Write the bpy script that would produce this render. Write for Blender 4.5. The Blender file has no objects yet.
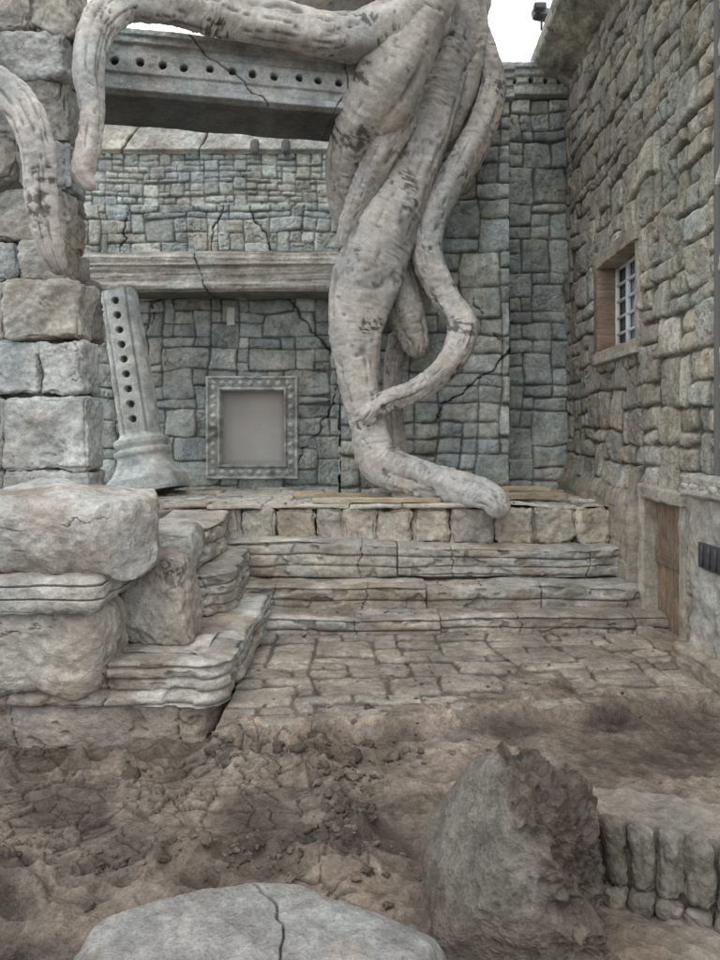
import bpy, math, numpy as np
from mathutils import Vector
F=750.0; ZC=2.6
def at(u,v,d):            # metres from survey readings of the site at distance d
    return np.array([(u-360)*d/F, d, ZC+(430-v)*d/F])

# ------------------------------------------------------------ noise
_T=np.random.RandomState(1234).uniform(-1,1,1<<16).astype(np.float32)
def _h(ix,iy,iz,seed):
    n=ix*73856093
    n^=iy*19349663
    n^=iz*83492791+int(seed)*2654435
    n^=n>>15
    return _T[n&0xffff]
def vn(x,y,z=0.0,seed=0):
    x,y,z=np.broadcast_arrays(np.asarray(x,np.float32),np.asarray(y,np.float32),np.asarray(z,np.float32))
    seed=int(seed)
    fx,fy=np.floor(x),np.floor(y);a,b=x-fx,y-fy
    a=a*a*(3-2*a);b=b*b*(3-2*b)
    X=fx.astype(np.int64);Y=fy.astype(np.int64)
    fz=np.floor(z);c=z-fz;Z=fz.astype(np.int64)
    def plane(k):
        x0=_h(X,Y,Z+k,seed);x1=_h(X+1,Y,Z+k,seed);y0=_h(X,Y+1,Z+k,seed);y1=_h(X+1,Y+1,Z+k,seed)
        p=x0+(x1-x0)*a;q=y0+(y1-y0)*a;return p+(q-p)*b
    p=plane(0)
    if not c.any(): return p
    c=c*c*(3-2*c)
    return p+(plane(1)-p)*c
def fbm(x,y,z=0.0,o=4,seed=0):
    s=0;a=1;t=0;zc=np.ndim(z)==0
    for i in range(o):
        zz=float(round(z*2**i+i*5)) if zc else np.asarray(z)*2**i+i*5.7
        s=s+a*vn(np.asarray(x)*2**i+i*7.3,np.asarray(y)*2**i+i*3.1,zz,seed+i); t+=a; a*=.5
    return s/t*1.4
def ss(x,a,b):
    t=np.clip((x-a)/(b-a),0,1); return t*t*(3-2*t)
def voro(x,y,seed=0):
    fx,fy=np.floor(x).astype(np.int64),np.floor(y).astype(np.int64); f1=np.full(x.shape,9.);f2=np.full(x.shape,9.);cid=np.zeros(x.shape)
    for i in(-1,0,1):
        for j in(-1,0,1):
            cx=fx+i;cy=fy+j
            px=cx+.5+.45*_h(cx,cy,cx*0,seed);py=cy+.5+.45*_h(cx,cy,cx*0,seed+5)
            d=np.hypot(px-x,py-y); r=_h(cx,cy,cx*0,seed+9)
            n=d<f1; f2=np.where(n,f1,np.minimum(f2,d)); cid=np.where(n,r,cid); f1=np.where(n,d,f1)
    return f1,f2,cid
def polyd(U,V,pts,seed,jag=.06):
    U=U+jag*fbm(U*4,V*4,0,3,seed);V=V+jag*fbm(U*4,V*4,3,3,seed+3)
    d=np.full(U.shape,9.)
    for (a,b),(c,e) in zip(pts[:-1],pts[1:]):
        dx,dy=c-a,e-b;t=np.clip(((U-a)*dx+(V-b)*dy)/(dx*dx+dy*dy),0,1)
        d=np.minimum(d,np.hypot(U-a-t*dx,V-b-t*dy))
    return d

# ------------------------------------------------------------ mesh helpers
class MB:
    def __init__(s): s.v=[];s.f=[];s.c=[];s.n=0
    def add(s,v,f,c):
        v=np.asarray(v,float).reshape(-1,3)
        c=np.broadcast_to(np.asarray(c,float),v.shape)
        s.v.append(v);s.f.append(np.asarray(f,int)+s.n);s.c.append(c);s.n+=len(v)
    def build(s,name,mat,parent=None,smooth=True):
        v=np.concatenate(s.v);f=np.concatenate(s.f);c=np.concatenate(s.c)
        me=bpy.data.meshes.new(name)
        me.vertices.add(len(v));me.vertices.foreach_set('co',v.ravel())
        me.loops.add(f.size);me.loops.foreach_set('vertex_index',f.ravel().astype(np.int32))
        me.polygons.add(len(f));me.polygons.foreach_set('loop_start',(np.arange(len(f))*4).astype(np.int32))
        try: me.polygons.foreach_set('loop_total',np.full(len(f),4,np.int32))
        except Exception: pass
        me.update(calc_edges=True)
        me.polygons.foreach_set('use_smooth',np.full(len(f),smooth))
        a=me.color_attributes.new('Col','FLOAT_COLOR','POINT')
        rgba=np.ones((len(v),4));rgba[:,:3]=np.clip(c,0,1);a.data.foreach_set('color',rgba.ravel())
        me.materials.append(mat)
        ob=bpy.data.objects.new(name,me);bpy.context.scene.collection.objects.link(ob)
        if parent: ob.parent=parent
        return ob
def gridf(n,m,wrap=False,flip=False):
    i,j=np.meshgrid(np.arange(n-1),np.arange(m if wrap else m-1),indexing='ij')
    j2=(j+1)%m
    q=np.stack([i*m+j,(i+1)*m+j,(i+1)*m+j2,i*m+j2],-1).reshape(-1,4)
    return q[:,::-1] if flip else q
def empty(name):
    e=bpy.data.objects.new(name,None);bpy.context.scene.collection.objects.link(e);return e
_cs={}
def cubes(n):
    if n in _cs:return _cs[n]
    g=np.linspace(-1,1,n+1);A,B=np.meshgrid(g,g,indexing='ij');o=np.ones_like(A)
    V=[];Q=[];k=0
    for ax in range(3):
        for s in(-1,1):
            p=[None]*3;p[ax]=o*s;p[(ax+1)%3]=A;p[(ax+2)%3]=B
            V.append(np.stack(p,-1).reshape(-1,3));q=gridf(n+1,n+1,flip=(s<0));Q.append(q+k);k+=(n+1)**2
    V=np.concatenate(V);Q=np.concatenate(Q)
    key=np.round((V+1)*n/2).astype(int);key=key[:,0]*10**8+key[:,1]*10**4+key[:,2]
    u,idx,inv=np.unique(key,return_index=True,return_inverse=True)
    _cs[n]=(V[idx],inv.ravel()[Q]);return _cs[n]
def rot(v,rx=0,ry=0,rz=0):
    for ax,a in((0,rx),(1,ry),(2,rz)):
        if a:
            c,s=math.cos(a),math.sin(a);i,j=[(1,2),(2,0),(0,1)][ax];v=v.copy();a0=v[:,i].copy();v[:,i]=c*a0-s*v[:,j];v[:,j]=s*a0+c*v[:,j]
    return v
def rblock(mb,c,size,r=.06,n=14,warp=.05,rough=.015,col=(.3,.29,.26),seed=1,ang=(0,0,0),lam=0,fs=5.,planes=0,stain=.3,chip=0,crack=0):
    V,Q=cubes(n);h=np.array(size,float)/2;p=V*h
    q=np.clip(p,-(h-r),h-r);d=p-q;L=np.linalg.norm(d,axis=1,keepdims=True)+1e-9;nrm=d/L
    P=q+nrm*r; o=seed*13.7
    if planes:   # chip flat facets off the corners
        rs_=np.random.RandomState(seed)
        for i in range(planes):
            v=rs_.normal(size=3);v/=np.linalg.norm(v);sup=np.abs(v)@h;lim=sup*rs_.uniform(.62,.8);e=P@v-lim;P=P-np.maximum(e,0)[:,None]*v*.93
    edgy=np.clip((np.sort(np.abs(nrm),axis=1)[:,1])*1.6,0,1)
    if warp:
        f=.9/max(size)*2
        w=np.stack([fbm(P[:,0]*f+o,P[:,1]*f,P[:,2]*f,2,seed+k) for k in range(3)],-1);P=P+w*warp
    f=fbm(P[:,0]*fs+o,P[:,1]*fs,P[:,2]*fs,4,seed+11)
    fine=fbm(P[:,0]*fs*5+o,P[:,1]*fs*5,P[:,2]*fs*5,3,seed+17)
    dsp=f*rough+fine*rough*.35
    if chip: dsp=dsp-chip*edgy*ss(fbm(P[:,0]*4+o,P[:,1]*4,P[:,2]*4,3,seed+29),-.1,.5)
    cav=np.clip(1+f*.18+fine*.14,.35,1.4)
    if crack:
        cz=np.abs(fbm(P[:,0]*1.6+o,P[:,1]*1.6,P[:,2]*2.2,5,seed+41));ck_=1-ss(cz,.0,.018);ck_=ck_*ss(fbm(P[:,0]*2+o,P[:,1]*2,P[:,2]*2,2,seed+45),-.25,.15);dsp=dsp-crack*ck_;cav=cav*(1-.5*ck_)
    if lam:
        zz=P[:,2]+.02*fbm(P[:,0]*2,P[:,1]*2,P[:,2]*1,2,seed+3);g=np.abs(np.sin(zz*math.pi/lam));gg=1-ss(g,0,.3);gg=gg*(np.abs(nrm[:,2])<.8)
        dsp=dsp-.035*gg;cav=cav*(1-.6*gg)
    P=P+nrm*dsp[:,None]
    P=rot(P,*ang)+np.array(c)
    C=np.array(col)*cav[:,None]
    st=ss(fbm(P[:,0]*1.5,P[:,1]*1.5,P[:,2]*1.5,4,77),-.1,.6)[:,None]
    C=C*(1-stain*st*np.array([.7,.85,.95]))
    mb.add(P,Q,C)
def box(mb,a,b,col,r=.01,n=4,**k):
    a=np.array(a,float);b=np.array(b,float)
    k.setdefault('warp',0);k.setdefault('rough',.0)
    rblock(mb,(a+b)/2,np.abs(b-a),r=r,n=n,col=col,**k)

# ------------------------------------------------------------ materials
def nt(name):
    m=bpy.data.materials.new(name);m.use_nodes=True;t=m.node_tree;b=t.nodes['Principled BSDF'];return m,t,b
def stone_mat(name,s1=3.,s2=26.,bump=.5,rough=.9,dist=.02,pit=.5,tint=(1,1,1),dark=.5,stretch=None,streak=False,drift=1.,grit=.2):
    m,t,b=nt(name);N=t.nodes;L=t.links
    tc=N.new('ShaderNodeTexCoord');src=tc.outputs['Object']
    if stretch:
        mp=N.new('ShaderNodeMapping');mp.inputs['Scale'].default_value=stretch;L.new(src,mp.inputs[0]);src=mp.outputs[0]
    at_=N.new('ShaderNodeAttribute');at_.attribute_name='Col'
    def noise(sc,det,ro=.6):
        n=N.new('ShaderNodeTexNoise');n.inputs['Scale'].default_value=sc;n.inputs['Detail'].default_value=det;n.inputs['Roughness'].default_value=ro;L.new(src,n.inputs['Vector']);return n
    def mr(s,a,b2,c,d):
        n=N.new('ShaderNodeMapRange');n.inputs[1].default_value=a;n.inputs[2].default_value=b2;n.inputs[3].default_value=c;n.inputs[4].default_value=d;L.new(s,n.inputs[0]);return n.outputs[0]
    def mul(a,b2):
        n=N.new('ShaderNodeMath');n.operation='MULTIPLY';L.new(a,n.inputs[0]);L.new(b2,n.inputs[1]);return n.outputs[0]
    n1=noise(s1,6,.65);n2=noise(s2,5,.65);n3=noise(s2*4,3,.7)
    v=N.new('ShaderNodeTexVoronoi');v.inputs['Scale'].default_value=s2*1.3;L.new(src,v.inputs['Vector'])
    f=mul(mul(mr(n1.outputs[0],.3,.7,1-dark*.55,1+dark*.55),mr(n2.outputs[0],.3,.7,1-dark*.4,1+dark*.4)),mr(n3.outputs[0],.3,.7,1-grit,1+grit))
    pits=mr(v.outputs['Distance'],0.05,.3,1-pit*.6,1.0);f=mul(f,pits)
    if streak:
        mp=N.new('ShaderNodeMapping');mp.inputs['Scale'].default_value=(3.5,3.5,.35);L.new(tc.outputs['Object'],mp.inputs[0])
        n4=N.new('ShaderNodeTexNoise');n4.inputs['Scale'].default_value=1.;n4.inputs['Detail'].default_value=5;L.new(mp.outputs[0],n4.inputs['Vector'])
        f=mul(f,mr(n4.outputs[0],.38,.62,.84,1.1))
    sc=N.new('ShaderNodeVectorMath');sc.operation='SCALE';L.new(at_.outputs['Color'],sc.inputs[0]);L.new(f,sc.inputs['Scale'])
    n5=noise(1.3,4,.6);mx=N.new('ShaderNodeMix');mx.data_type='RGBA'
    mx.inputs[6].default_value=(tint[0]*(1+.06*drift),.99*tint[1],tint[2]*(1-.07*drift),1);mx.inputs[7].default_value=(tint[0]*(1-.05*drift),1.0*tint[1],tint[2]*(1+.04*drift),1)
    L.new(mr(n5.outputs[0],.38,.62,0,1),mx.inputs[0])
    mm=N.new('ShaderNodeVectorMath');mm.operation='MULTIPLY';L.new(sc.outputs[0],mm.inputs[0]);L.new(mx.outputs[2],mm.inputs[1])
    L.new(mm.outputs[0],b.inputs['Base Color'])
    b.inputs['Roughness'].default_value=rough;b.inputs['Specular IOR Level'].default_value=.25
    ad=N.new('ShaderNodeMath');ad.operation='MULTIPLY_ADD';L.new(n2.outputs[0],ad.inputs[0]);ad.inputs[1].default_value=1.
    L.new(mul(pits,mr(n3.outputs[0],0,1,.5-grit*1.5,.5+grit*1.5)),ad.inputs[2])
    bp=N.new('ShaderNodeBump');bp.inputs['Strength'].default_value=bump;bp.inputs['Distance'].default_value=dist;L.new(ad.outputs[0],bp.inputs['Height']);L.new(bp.outputs[0],b.inputs['Normal'])
    return m
M_wall=stone_mat('masonry_stone',2.2,12,.75,dist=.04,streak=True,drift=.7,tint=(1.09,1.13,1.12))
M_rwall=stone_mat('building_stone',2.2,13,.85,dist=.04,pit=.7,streak=True,drift=.7,tint=(1.11,1.095,1.05))
M_rock=stone_mat('weathered_rock',2.0,11,.6,dist=.03,dark=.55,drift=.7,pit=.25,grit=.13,tint=(.96,.96,.95))
M_dark=stone_mat('rough_core_rock',3,16,.8,dist=.03,pit=.5,dark=.6,drift=.3,grit=.14)
M_root=stone_mat('bark',2.0,14,.6,dist=.022,pit=.2,dark=.38,drift=.5,grit=.12,tint=(1.06,1.06,1.05))
M_mud=stone_mat('mud',1.6,11,.9,dist=.03,pit=.3,rough=.62,dark=.75,drift=.4,grit=.16)
M_plain=stone_mat('painted_render',1.5,20,.15,dist=.01,pit=.1,dark=.12,drift=.4,grit=.05)
M_wood=stone_mat('timber',3,14,.6,dist=.02,pit=.2,dark=.6,stretch=(.25,2,2))
def flat(name,c,rough=.5,metal=0):
    m,t,b=nt(name);n=t.nodes.new('ShaderNodeTexNoise');n.inputs['Scale'].default_value=9;r=t.nodes.new('ShaderNodeMix');r.data_type='RGBA'
    r.inputs[6].default_value=(*[x*.8 for x in c],1);r.inputs[7].default_value=(*[min(1,x*1.15) for x in c],1);t.links.new(n.outputs[0],r.inputs[0]);t.links.new(r.outputs[2],b.inputs['Base Color'])
    b.inputs['Roughness'].default_value=rough;b.inputs['Metallic'].default_value=metal;return m
M_white=flat('white_paint',(.75,.77,.78),.5);M_glass=flat('window_glass',(.24,.28,.32),.12);M_metal=flat('dark_metal',(.05,.05,.055),.4)

# ------------------------------------------------------------ masonry layout
def masonry(U,V,cw,ch,seed,warp=.07,r=.03,shapes=None,gap=.006,skew=.12,edge=.010):
    rs=np.random.RandomState(seed)
    u=U+warp*fbm(U*1.1,V*1.1,0,3,seed+100); v=V+warp*fbm(U*.9,V*1.3,9,3,seed+200)
    umin,umax,vmin,vmax=u.min()-cw,u.max()+cw,v.min()-ch,v.max()+ch
    nx=int((umax-umin)/cw)+2;ny=int((vmax-vmin)/ch)+2
    xs=umin+np.arange(nx+1)*cw+rs.uniform(-.25,.25,nx+1)*cw;ys=vmin+np.arange(ny+1)*ch+rs.uniform(-.22,.22,ny+1)*ch
    cell=-np.ones((nx,ny),int);B=[]
    shapes=shapes or [(2,1),(2,2),(2,1),(1,1),(3,2),(1,2),(2,1),(3,1)]
    for j in range(ny):
        for i in range(nx):
            if cell[i,j]>=0: continue
            for t in range(4):
                a,b=shapes[rs.randint(len(shapes))]
                if i+a<=nx and j+b<=ny and (cell[i:i+a,j:j+b]<0).all(): break
            else:
                a=b=1
            cell[i:i+a,j:j+b]=len(B);B.append((xs[i],xs[i+a],ys[j],ys[j+b]))
    B=np.array(B);R=rs.uniform(0,1,(len(B),8))
    ix=np.clip(np.searchsorted(xs,u.ravel())-1,0,nx-1).reshape(u.shape);iy=np.clip(np.searchsorted(ys,v.ravel())-1,0,ny-1).reshape(u.shape)
    k=cell[ix,iy];b=B[k];rr=R[k]
    cx=(b[...,0]+b[...,1])/2;cy=(b[...,2]+b[...,3])/2;hx=(b[...,1]-b[...,0])/2-gap;hy=(b[...,3]-b[...,2])/2-gap
    x=u-cx;y=v-cy
    hx=hx-np.maximum(y*(rr[...,5]-.5)*2,0)*skew;hy=hy-np.maximum(x*(rr[...,6]-.5)*2,0)*skew
    rad=np.minimum(r*(.4+rr[...,7]),np.minimum(hx,hy)*.9)
    qx=np.abs(x)-(hx-rad);qy=np.abs(y)-(hy-rad)
    d=rad-(np.hypot(np.maximum(qx,0),np.maximum(qy,0))+np.minimum(np.maximum(qx,qy),0))
    d=d+edge*fbm(U*7,V*7,0,4,seed+300)
    return k,d,rr,x,y
PAL=np.array([[.395,.405,.385],[.37,.395,.385],[.41,.41,.38],[.38,.40,.395],[.445,.445,.42],[.34,.355,.34],[.405,.42,.405]])
PALR=np.array([[.40,.375,.33],[.36,.35,.315],[.42,.395,.34],[.375,.37,.345],[.39,.36,.30],[.345,.325,.285],[.41,.39,.35]])
def wallh(U,V,cw,ch,seed,relief=.045,bev=.016,pal=PAL,off=.045,cracks=(),jd=.33,**k):
    kk,d,rr,x,y=masonry(U,V,cw,ch,seed,**k)
    e=1-np.exp(-np.maximum(d,0)/bev);h=relief*e+off*(rr[...,0]-.5)*ss(d,0,.015)
    h=h+(x*(rr[...,1]-.5)+y*(rr[...,2]-.5))*.22*ss(d,0,.02)
    n=fbm(U*6+rr[...,3]*50,V*6,0,4,seed+1);n2=fbm(U*22,V*22,0,2,seed+2);n3=np.abs(fbm(U*4.5+rr[...,1]*30,V*4.5,7,4,seed+3))
    h=h+.016*n+.006*n2-.025*(1-ss(n3,0,.14))*ss(d,0,.05)*(rr[...,2]>.5)
    ci=(rr[...,4]*len(pal)).astype(int)%len(pal)
    C=pal[ci]*(.82+.34*rr[...,3])[...,None]
    C=C*(1+.16*n+.12*n2-.18*(1-ss(n3,0,.08))*(rr[...,2]>.5))[...,None]
    st=fbm(U*.6,V*.6,4,4,seed+5)[...,None];C=C*(1+.2*st)
    ochre=ss(fbm(U*1.5,V*1.5,8,4,seed+6),.15,.6)[...,None];C=C*(1-ochre*.12*np.array([.0,.35,.9]))
    j=ss(d,-.004,.018)[...,None];C=C*(jd+(1-jd)*j)
    for pts,w in cracks:
        w=w*.75;dc=polyd(U,V,pts,seed+40,.10);ww=w*(.7+.7*fbm(U*3,V*3,0,2,seed+44));ww=np.maximum(ww,.004);c=1-ss(dc,ww*.3,ww);h=h-.08*c;C=C*(1-.7*c)[...,None]
    return h,C

# ------------------------------------------------------------ back wall
tw=empty('temple_wall')
res=.019
def planeXZ(x0,x1,z0,z1,y0,seed,cw,ch,name,parent,hole=None,res=res,mat=M_wall,mod=None,skirt=True,**k):
    xs=np.arange(x0,x1+res,res);zs=np.arange(z0,z1+res,res)
    U,V=np.meshgrid(xs,zs,indexing='ij');h,C=wallh(U,V,cw,ch,seed,**k)
    if mod: h,C=mod(U,V,h,C)
    Y=y0-h
    if skirt:
        for sl in((0,slice(None)),(-1,slice(None)),(slice(None),0),(slice(None),-1)): Y[sl]=y0+.5
    P=np.stack([U,Y,V],-1);f=gridf(len(xs),len(zs))
    if hole:
        m=np.zeros(U.shape,bool)
        for a,b,c,d in hole: m|=(U>a)&(U<b)&(V>c)&(V<d)
        m=m.ravel();f=f[~m[f].any(1)]
    mb=MB();mb.add(P,f,C.reshape(-1,3));return mb.build(name,mat,parent)
def cr(pts,d,w=.035): return ([( (u-360)*d/F, ZC+(430-v)*d/F) for u,v in pts],w)
planeXZ(-6.6,0.2,1.3,5.6,15.0,11,.30,.25,'lower_masonry',tw,hole=[(-2.85,-1.45,1.85,3.45)],
    cracks=[cr([(285,295),(320,340),(345,365)],15,.04),cr([(340,385),(322,430),(300,455),(290,480)],15,.035),cr([(160,300),(140,350),(150,420)],15,.02)])
def upmod(U,V,h,C):
    h2,C2=wallh(U,V,.14,.125,77,relief=.035,bev=.016,warp=.04,shapes=[(2,1),(2,1),(1,1),(3,1),(2,2)],jd=.42)
    t=ss(V,7.15,7.2)
    return h*(1-t)+h2*t, C*(1-t[...,None])+C2*t[...,None]*1.12
planeXZ(-6.6,0.4,5.4,8.25,15.3,12,.25,.22,'upper_masonry',tw,mod=upmod,shapes=[(2,1),(2,2),(1,1),(1,2),(2,1),(3,1)],
    cracks=[cr([(155,120),(135,190),(118,262)],15.3,.035),cr([(212,120),(235,180),(262,235),(285,268)],15.3,.04),cr([(230,185),(215,230),(205,262)],15.3,.025)])
def band(name,p0,p1,z0,z1,depth,parent,prof,colf,holes=None,res=.015,mat=M_rock,cracks=(),seed=5,under=.85):
    p0=np.array(p0,float);p1=np.array(p1,float);L=np.linalg.norm(p1-p0);d=(p1-p0)/L;nrm=np.array([d[1],-d[0]])
    us=np.arange(0,L+res,res);ts=np.arange(z0,z1+res,res)
    U,V=np.meshgrid(us,ts,indexing='ij');h,C=colf(U,V,(V-z0)/(z1-z0));pr_=prof((V-z0)/(z1-z0),U);h=h+pr_
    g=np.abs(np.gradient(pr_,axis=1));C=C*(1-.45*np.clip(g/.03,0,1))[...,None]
    n=fbm(U*5,V*5,0,4,seed);h=h+.02*n+.006*fbm(U*25,V*25,0,2,seed+3)
    C=C*(1+.22*n+.22*fbm(U*1.2,V*1.2,5,3,seed+9))[...,None]
    if holes:
        u0,du,vr,rad=holes;k=np.round((U-u0)/du);jit=.03*vn(k,0*k,0*k,9);dd=np.hypot(U-u0-k*du-jit,(V-(z0+vr*(z1-z0))-jit*.4))
        c=1-ss(dd,rad*.75,rad);h=h-.11*c;C=C*(1-.9*c)[...,None]
    for pts,w in cracks:
        dc=polyd(U,V,pts,seed+40,.05);ww=np.maximum(w*(.7+.6*fbm(U*4,V*4,0,2,3)),.003);c=1-ss(dc,ww*.3,ww);h=h-.06*c;C=C*(1-.75*c)[...,None]
    X=p0[0]+d[0]*U+nrm[0]*h;Y=p0[1]+d[1]*U+nrm[1]*h;Z=V
    P=np.stack([X,Y,Z],-1)
    bk=-nrm*depth
    def sh(row,z): q=row.copy();q[:,0]=p0[0]+d[0]*us+bk[0];q[:,1]=p0[1]+d[1]*us+bk[1];q[:,2]=z;return q
    def lerp(a,b,m): return [a+(b-a)*i/m for i in range(1,m+1)]
    rows=[P[:,i] for i in range(P.shape[1])];cols=[C[:,i] for i in range(C.shape[1])]
    m=14
    def rghn(r,i): rr=r.copy();rr[:,2]+=.015*fbm(us*3,np.full(len(us),i*.3),0,3,seed);return rr
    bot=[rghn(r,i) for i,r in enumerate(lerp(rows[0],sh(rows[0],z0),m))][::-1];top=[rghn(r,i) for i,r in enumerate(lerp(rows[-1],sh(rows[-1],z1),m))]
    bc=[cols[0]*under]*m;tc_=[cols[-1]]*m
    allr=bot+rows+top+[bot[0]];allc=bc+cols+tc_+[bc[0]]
    A=np.stack(allr,1);Cc=np.stack(allc,1)
    e0=A[:1].mean(1,keepdims=True).repeat(A.shape[1],1);e1=A[-1:].mean(1,keepdims=True).repeat(A.shape[1],1)
    A=np.concatenate([e0,A,e1]);Cc=np.concatenate([Cc[:1],Cc,Cc[-1:]])
    mb=MB();mb.add(A,gridf(A.shape[0],A.shape[1]),Cc.reshape(-1,3));return mb.build(name,mat,parent)
def plain(c):
    c=np.array(c)
    def f(U,V,t): return np.zeros(U.shape),np.broadcast_to(c,U.shape+(3,)).copy()
    return f
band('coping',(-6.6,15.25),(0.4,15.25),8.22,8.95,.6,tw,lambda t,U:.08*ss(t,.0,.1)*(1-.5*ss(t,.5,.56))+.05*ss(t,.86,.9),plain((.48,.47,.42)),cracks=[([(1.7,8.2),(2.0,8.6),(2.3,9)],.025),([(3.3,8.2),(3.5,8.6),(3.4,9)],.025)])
mb=MB()
for u in (255,286):
    c=at(u,147,15.1);rblock(mb,c,(.17,.2,.3),r=.07,n=8,warp=.01,rough=.01,col=(.16,.16,.15))
mb.build('drain_spouts',M_rock,tw)
mb=MB();rblock(mb,at(231,316,14.93),(.16,.05,.36),r=.015,n=8,warp=.01,rough=.006,col=(.55,.55,.52));mb.build('wall_tag',M_plain,tw)
pr=[(2,1),(1,1),(2,2),(1,1),(2,1),(2,2)]
planeXZ(-0.35,2.62,1.3,8.35,13.2,21,.36,.3,'pier_front',tw,relief=.065,bev=.02,shapes=pr,off=.06,
    cracks=[cr([(512,340),(495,370),(455,395),(435,420)],13.2,.04),cr([(470,300),(500,340)],13.2,.02)])
planeXZ(2.5,4.3,1.3,9.05,14.7,22,.33,.28,'recess_masonry',tw,relief=.065,bev=.02,shapes=pr,off=.06)
for sx,x0 in((1,2.6),(-1,-.33)):
    ys=np.arange(13.2,15.1,.03);zs=np.arange(1.3,8.37,.03);U,V=np.meshgrid(ys,zs,indexing='ij');h,C=wallh(U,V,.33,.27,31+sx,relief=.07)
    P=np.stack([x0+sx*(h-.03),U,V],-1);mb=MB();mb.add(P,gridf(len(ys),len(zs),flip=sx>0),C.reshape(-1,3));mb.build('pier_side',M_wall,tw)
cp=lambda t,U:.07*ss(t,0,.08)+.05*ss(t,.6,.66)-.04*(ss(t,.3,.34)-ss(t,.4,.44))+.05*ss(t,.82,.86)
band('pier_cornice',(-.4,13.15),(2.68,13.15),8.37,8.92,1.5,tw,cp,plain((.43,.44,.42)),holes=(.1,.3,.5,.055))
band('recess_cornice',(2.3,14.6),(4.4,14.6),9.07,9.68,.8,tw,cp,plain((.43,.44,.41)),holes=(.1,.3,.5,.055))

# ------------------------------------------------------------ right building
rb=empty('stone_building')
WX=lambda Y:3.4+.0467*Y
ys=np.arange(5.6,15.25,.0165);zs=np.arange(-.3,9.6,.0175);U,V=np.meshgrid(ys,zs,indexing='ij')
h,C=wallh(U,V,.31,.27,41,relief=.055,bev=.018,pal=PALR,off=.055,warp=.08,shapes=[(1,2),(2,1),(1,1),(2,2),(1,1),(1,1),(2,1)],skew=.2,edge=.013,
   cracks=[([(11.2,3.7),(10.4,3.1),(9.7,2.6)],.025),([(9.5,6.6),(8.9,5.6),(9.0,4.6)],.025),([(12.7,3.9),(13.6,3.2),(14.2,2.3)],.025)])
m=ss(U,9.95,10.15)*(1-ss(V+.1*fbm(U*2,V*2,0,3,3),1.55,2.0))
pl=np.array([.34,.30,.25])*(1+.25*fbm(U*2,V*2,0,4,66)+.15*fbm(U*12,V*12,0,3,67))[...,None]
h=h*(1-.75*m)+m*(.22+.03*fbm(U*2,V*2,0,4,8));C=C*(1-.8*m[...,None])+pl*.8*m[...,None]
m2=(1-ss(V,1.85,2.0))*ss(U,8.55,8.6)*(1-ss(U,10.2,10.28));h=h*(1-m2)+m2*.06;C=C*(1-m2[...,None])+pl*m2[...,None]*1.05
C=C*(1-.05*ss(V,5,9)[...,None]);ms=ss(fbm(U*.8,V*.5,2,4,91),.1,.6)[...,None];C=C*(1-ms*np.array([.13,.08,.10]))
P=np.stack([WX(U)-h,U,V],-1);f=gridf(len(ys),len(zs),flip=True)
hm=((U>10.45)&(U<12.25)&(V>3.82)&(V<5.28))|((U>8.83)&(U<9.98)&(V<1.70));hm=hm.ravel();f=f[~hm[f].any(1)]
mb=MB();mb.add(P,f,C.reshape(-1,3));mb.build('wall',M_rwall,rb)
mb=MB();br=(.27,.205,.155)
def rbx(mb,y0,y1,z0,z1,d0,d1,col,**k):   # box following wall line; d = depth into wall
    a=math.atan(.0467);ym=(y0+y1)/2
    rblock(mb,(WX(ym)+(d0+d1)/2,ym,(z0+z1)/2),(abs(d1-d0),y1-y0,z1-z0),r=k.pop('r',.012),n=k.pop('n',8),warp=0,rough=k.pop('rough',.006),col=col,ang=(0,0,-a),**k)
rbx(mb,12.19,12.4,3.75,5.30,-.115,.4,br);mb.build('window_jamb',M_wood,rb)
mb=MB();rbx(mb,10.30,10.45,3.75,5.30,-.06,.4,(.40,.37,.31),n=14,rough=.012,chip=.02)
rbx(mb,10.25,12.5,5.22,5.44,-.115,.4,(.38,.345,.285),n=24,rough=.015,chip=.02);rbx(mb,10.25,12.5,3.66,3.86,-.13,.4,(.42,.39,.335),n=24,rough=.015,chip=.02)
mb.build('window_surround',M_rock,rb)
mb=MB()
for i in range(4):
    y=10.5+i*(1.68/3);rbx(mb,y-.04,y+.04,3.85,5.22,.18,.25,(.8,.8,.8),n=3,rough=0)
for i in range(6):
    z=3.88+i*(1.31/5);rbx(mb,10.46,12.2,z-.022,z+.022,.185,.245,(.8,.8,.8),n=3,rough=0)
mb.build('window_sash',M_white,rb)
mb=MB();rbx(mb,10.42,12.25,3.84,5.25,.26,.28,(.3,.3,.3),n=3,rough=0);mb.build('window_pane',M_glass,rb)
mb=MB();rbx(mb,8.75,10.05,-.1,1.8,.12,.2,(.19,.14,.10),n=20,rough=.01)
for k in range(4): rbx(mb,9.95-k*.28-.26,9.95-k*.28,-.05,1.7,.085,.125,(.25,.185,.13),n=8,rough=.008,seed=k)
rbx(mb,8.8,10.02,.85,.98,.06,.09,(.20,.15,.105),n=8)
mb.build('door',M_wood,rb)
mb=MB();jc=(.40,.37,.31)
rbx(mb,9.97,10.14,-.1,1.84,-.12,.2,jc,n=24,r=.03,rough=.02,chip=.03);rbx(mb,8.62,8.8,-.1,1.84,-.07,.2,jc,n=24,r=.03,rough=.02);rbx(mb,8.6,10.16,1.70,1.88,-.13,.2,jc,n=24,r=.03,rough=.02,chip=.03)
rbx(mb,8.7,9.95,-.2,.07,-.3,.2,(.30,.26,.21),n=24,r=.04,rough=.03)
mb.build('door_surround',M_rock,rb)
mb=MB();bx=3.62
rblock(mb,(bx+.35,7.15,.85),(.7,2.3,2.1),r=.04,n=60,warp=.03,rough=.04,col=(.38,.37,.335),seed=5,chip=.04,crack=.03)
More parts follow.
